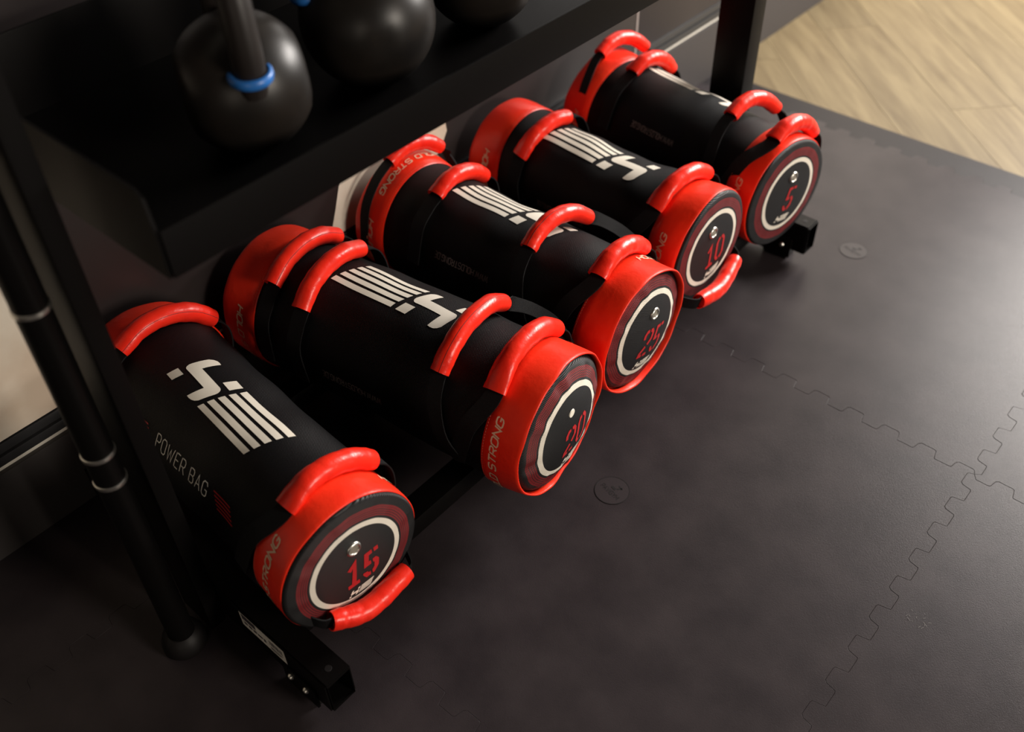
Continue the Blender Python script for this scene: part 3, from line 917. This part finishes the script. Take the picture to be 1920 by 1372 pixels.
# --- 20
g = Bag(20, (-0.642, 0.833), 6.8, 0.122, 0.640, 0.0835, 0.013, 2, 23, 1.42)
tag(g.root, 'black and red power bag marked 20 with a bulging end cap', 'power bag', G)
make_body(g)
b, xe = make_band(g, True, 0.070, 0.004, 0.0022); band_text(g, b, True, [rad(-130), rad(50)])
b, xe = make_band(g, False, 0.076); band_text(g, b, False, [rad(-62)])
c = make_cap(g, True, True, -0.0035); cap_prints(g, c, '20', plain_eyelet=True); make_cap(g, False, True)
bag_prints(g, -0.331, 0.011, True, (WWW, 0.0125, 0.0010, 0.22, 0.9, (-0.280, -0.407), -84, M_DIMPRINT, -1))
hoop(g, -0.545, -36, 42, 0.000, 0.006, 0.15, 0.1, seam=0.6)
hoop(g, -0.470, -43, 32, 0.000, 0.006, 0.30, 0.1)
h = sleeve(g, [(-.176, -41, .137), (-.176, -25, .142), (-.178, -5, .145), (-.181, 20, .146), (-.186, 42, .144)], 0.15, 0.1, 0.0160, seam_at=1.2)[0]
strap(g, [(-.176, -38, .137), (-.174, -48, .136), (-.166, -62, .137), (-.150, -85, .132), (-.125, -112, .127)], h)
strap(g, [(-.186, 40, .144), (-.180, 50, .148), (-.150, 57, .155), (-.110, 60, .150), (-.075, 72, .132)], h, axis=Vector((0.4, 0.9, 0)).normalized())
hoop(g, -0.084, -37, 47, 0.004, 0.004, 0.85, 0.1, back=0.046)

# --- 25
g = Bag(25, (-0.678, 1.10), 0.8, 0.114, 0.612, 0.084, 0.011, -14, 37, 1.41)
g.wr = 0.0034
tag(g.root, 'black and red power bag marked 25 in the middle of the row', 'power bag', G)
make_body(g)
b, xe = make_band(g, True, 0.074, 0.010, 0.0014); band_text(g, b, True, [rad(19), rad(-161)])
b, xe = make_band(g, False, 0.076); band_text(g, b, False, [rad(-66), rad(40)])
c = make_cap(g, True, False, -0.0035); cap_prints(g, c, '25'); make_cap(g, False, True)
bag_prints(g, -0.317, 0.022, True, (WWW, 0.0120, 0.0010, 0.22, 0.9, (-0.276, -0.403), -65, M_DIMPRINT, -1))
h = sleeve(g, [(-.588, -14, .136), (-.588, 0, .142), (-.587, 14, .146), (-.583, 28, .148), (-.577, 42, .146)], 0.1, 0.1, 0.0155, seam_at=1.0)[0]
strap(g, [(-.588, -11, .136), (-.587, -20, .135), (-.586, -36, .132), (-.584, -60, .128), (-.585, -95, .124)], h, 0.022)
strap(g, [(-.577, 40, .146), (-.576, 50, .149), (-.590, 60, .146), (-.560, 72, .130), (-.545, 95, .120)], h, 0.022)
hoop(g, -0.456, -21, 46, 0.003, 0.002, 0.5, 0.1, seam=2.4)
h = sleeve(g, [(-.214, -28, .134), (-.216, -14, .138), (-.216, 4, .141), (-.211, 24, .142), (-.204, 44, .140)], 0.2, 0.1, 0.0160, seam_at=1.4)[0]
strap(g, [(-.214, -25, .134), (-.214, -35, .132), (-.208, -52, .128), (-.190, -82, .120), (-.165, -112, .117)], h)
strap(g, [(-.204, 42, .140), (-.190, 50, .146), (-.150, 58, .148), (-.110, 64, .138), (-.085, 78, .122)], h, axis=Vector((0.4, 0.9, 0)).normalized())
hoop(g, -0.078, -23, 46, 0.003, 0.003, 0.6, 0.1, back=0.046)

# --- 10
g = Bag(10, (-0.722, 1.38), -1.8, 0.107, 0.548, 0.0810, 0.003, 8, 41, 1.38)
tag(g.root, 'black and red power bag marked 10 with a grip hanging at its base', 'power bag', G)
g.wr = 0.0040
make_body(g)
b, xe = make_band(g, True, 0.070); band_text(g, b, True, [rad(-142), rad(40)])
b, xe = make_band(g, False, 0.078); band_text(g, b, False, [rad(-58)])
c = make_cap(g, True, True); cap_prints(g, c, '10'); make_cap(g, False, True)
bag_prints(g, -0.275, -0.007, True, (WWW, 0.0120, 0.0010, 0.22, 0.9, (-0.232, -0.357), -86, M_DIMPRINT, -1))
hoop(g, -0.408, -50, 20, 0.000, -0.010, 0.75, 0.1)
hoop(g, -0.082, -40, 38, 0.003, -0.008, 0.85, 0.1, back=0.046)
end_grip(g, [(0.032, -0.076, -0.070), (0.030, 0.000, -0.082), (0.010, 0.082, -0.072)], 4.4)

# --- 5
g = Bag(5, (-0.701, 1.633), -8, 0.114, 0.545, 0.0805, 0.003, -9, 53, 1.44)
tag(g.root, 'black and red power bag marked 5, farthest, beside the right post', 'power bag', G)
make_body(g)
b, xe = make_band(g, True, 0.066); band_text(g, b, True, [rad(-140), rad(40)])
b, xe = make_band(g, False, 0.074); band_text(g, b, False, [rad(-75)])
c = make_cap(g, True, False); cap_prints(g, c, '5', emb_at=(0.0, -0.054), num_at=(0.002, -0.010)); make_cap(g, False, True)
bag_prints(g, -0.301, 0.055, True, (WWW, 0.0120, 0.0010, 0.22, 0.9, (-0.234, -0.352), -58, M_DIMPRINT, -1))
h = sleeve(g, [(-.522, -14, .134), (-.526, 0, .143), (-.528, 15, .149), (-.524, 31, .152), (-.516, 47, .151)], 0.1, 0.1, 0.0155, seam_at=1.3)[0]
strap(g, [(-.522, -10, .134), (-.520, -20, .133), (-.512, -36, .126), (-.504, -60, .120), (-.500, -95, .117)], h, 0.022)
strap(g, [(-.516, 45, .151), (-.508, 57, .150), (-.490, 80, .130), (-.480, 100, .118)], h, 0.022)
hoop(g, -0.424, -14, 49, 0.009, 0.0, 0.5, 0.1)
h = sleeve(g, [(-.148, -13, .133), (-.150, 1, .141), (-.150, 16, .147), (-.145, 32, .149), (-.137, 48, .148)], 0.2, 0.1, 0.0160, seam_at=1.5)[0]
strap(g, [(-.148, -9, .133), (-.148, -20, .131), (-.142, -40, .124), (-.128, -75, .116), (-.110, -110, .113)], h)
strap(g, [(-.137, 46, .148), (-.128, 58, .149), (-.100, 78, .135), (-.080, 95, .120)], h)
hoop(g, -0.036, -15, 49, 0.008, 0.0, 0.5, 0.1, back=0.046)

# frayed red thread ends at the front grip of the farthest bag
RB = []
for (a, b_) in (((0, 0), (0.010, 0.006)), ((0.001, 0.001), (0.004, 0.012)), ((0.002, -0.002), (0.012, -0.003))):
    RB.append(ribbon2d([a, ((a[0] + b_[0]) / 2 + 0.001, (a[1] + b_[1]) / 2 - 0.001), b_], 0.0009, 0.004))
q0 = Vector(g.pos(-0.034, rad(50), 0.146))
ribbons_mesh('loose_thread', RB, lambda x, y: q0 + Vector((y * 0.5, x, y * 0.6)), M_STITCH, g.root)
# pale scuffs on the tile in the foreground
M_SCUFF = mat('pale_scuff', (0.085, 0.075, 0.072), 0.7)
SCX, SCY = -0.084, 1.031
RB = []
r5 = random.Random(8)
for k_ in range(16):
    x0_, y0_ = r5.gauss(0, 0.011), r5.gauss(0, 0.007)
    RB.append(ribbon2d([(x0_, y0_), (x0_ + r5.uniform(-.004, .008), y0_ + r5.uniform(-.006, .003))], 0.0007, 0.01))
ribbons_mesh('scuff_mark', RB, lambda x, y: (SCX + x, SCY + y, 0.0003), M_SCUFF, tiles[(2, 2)])
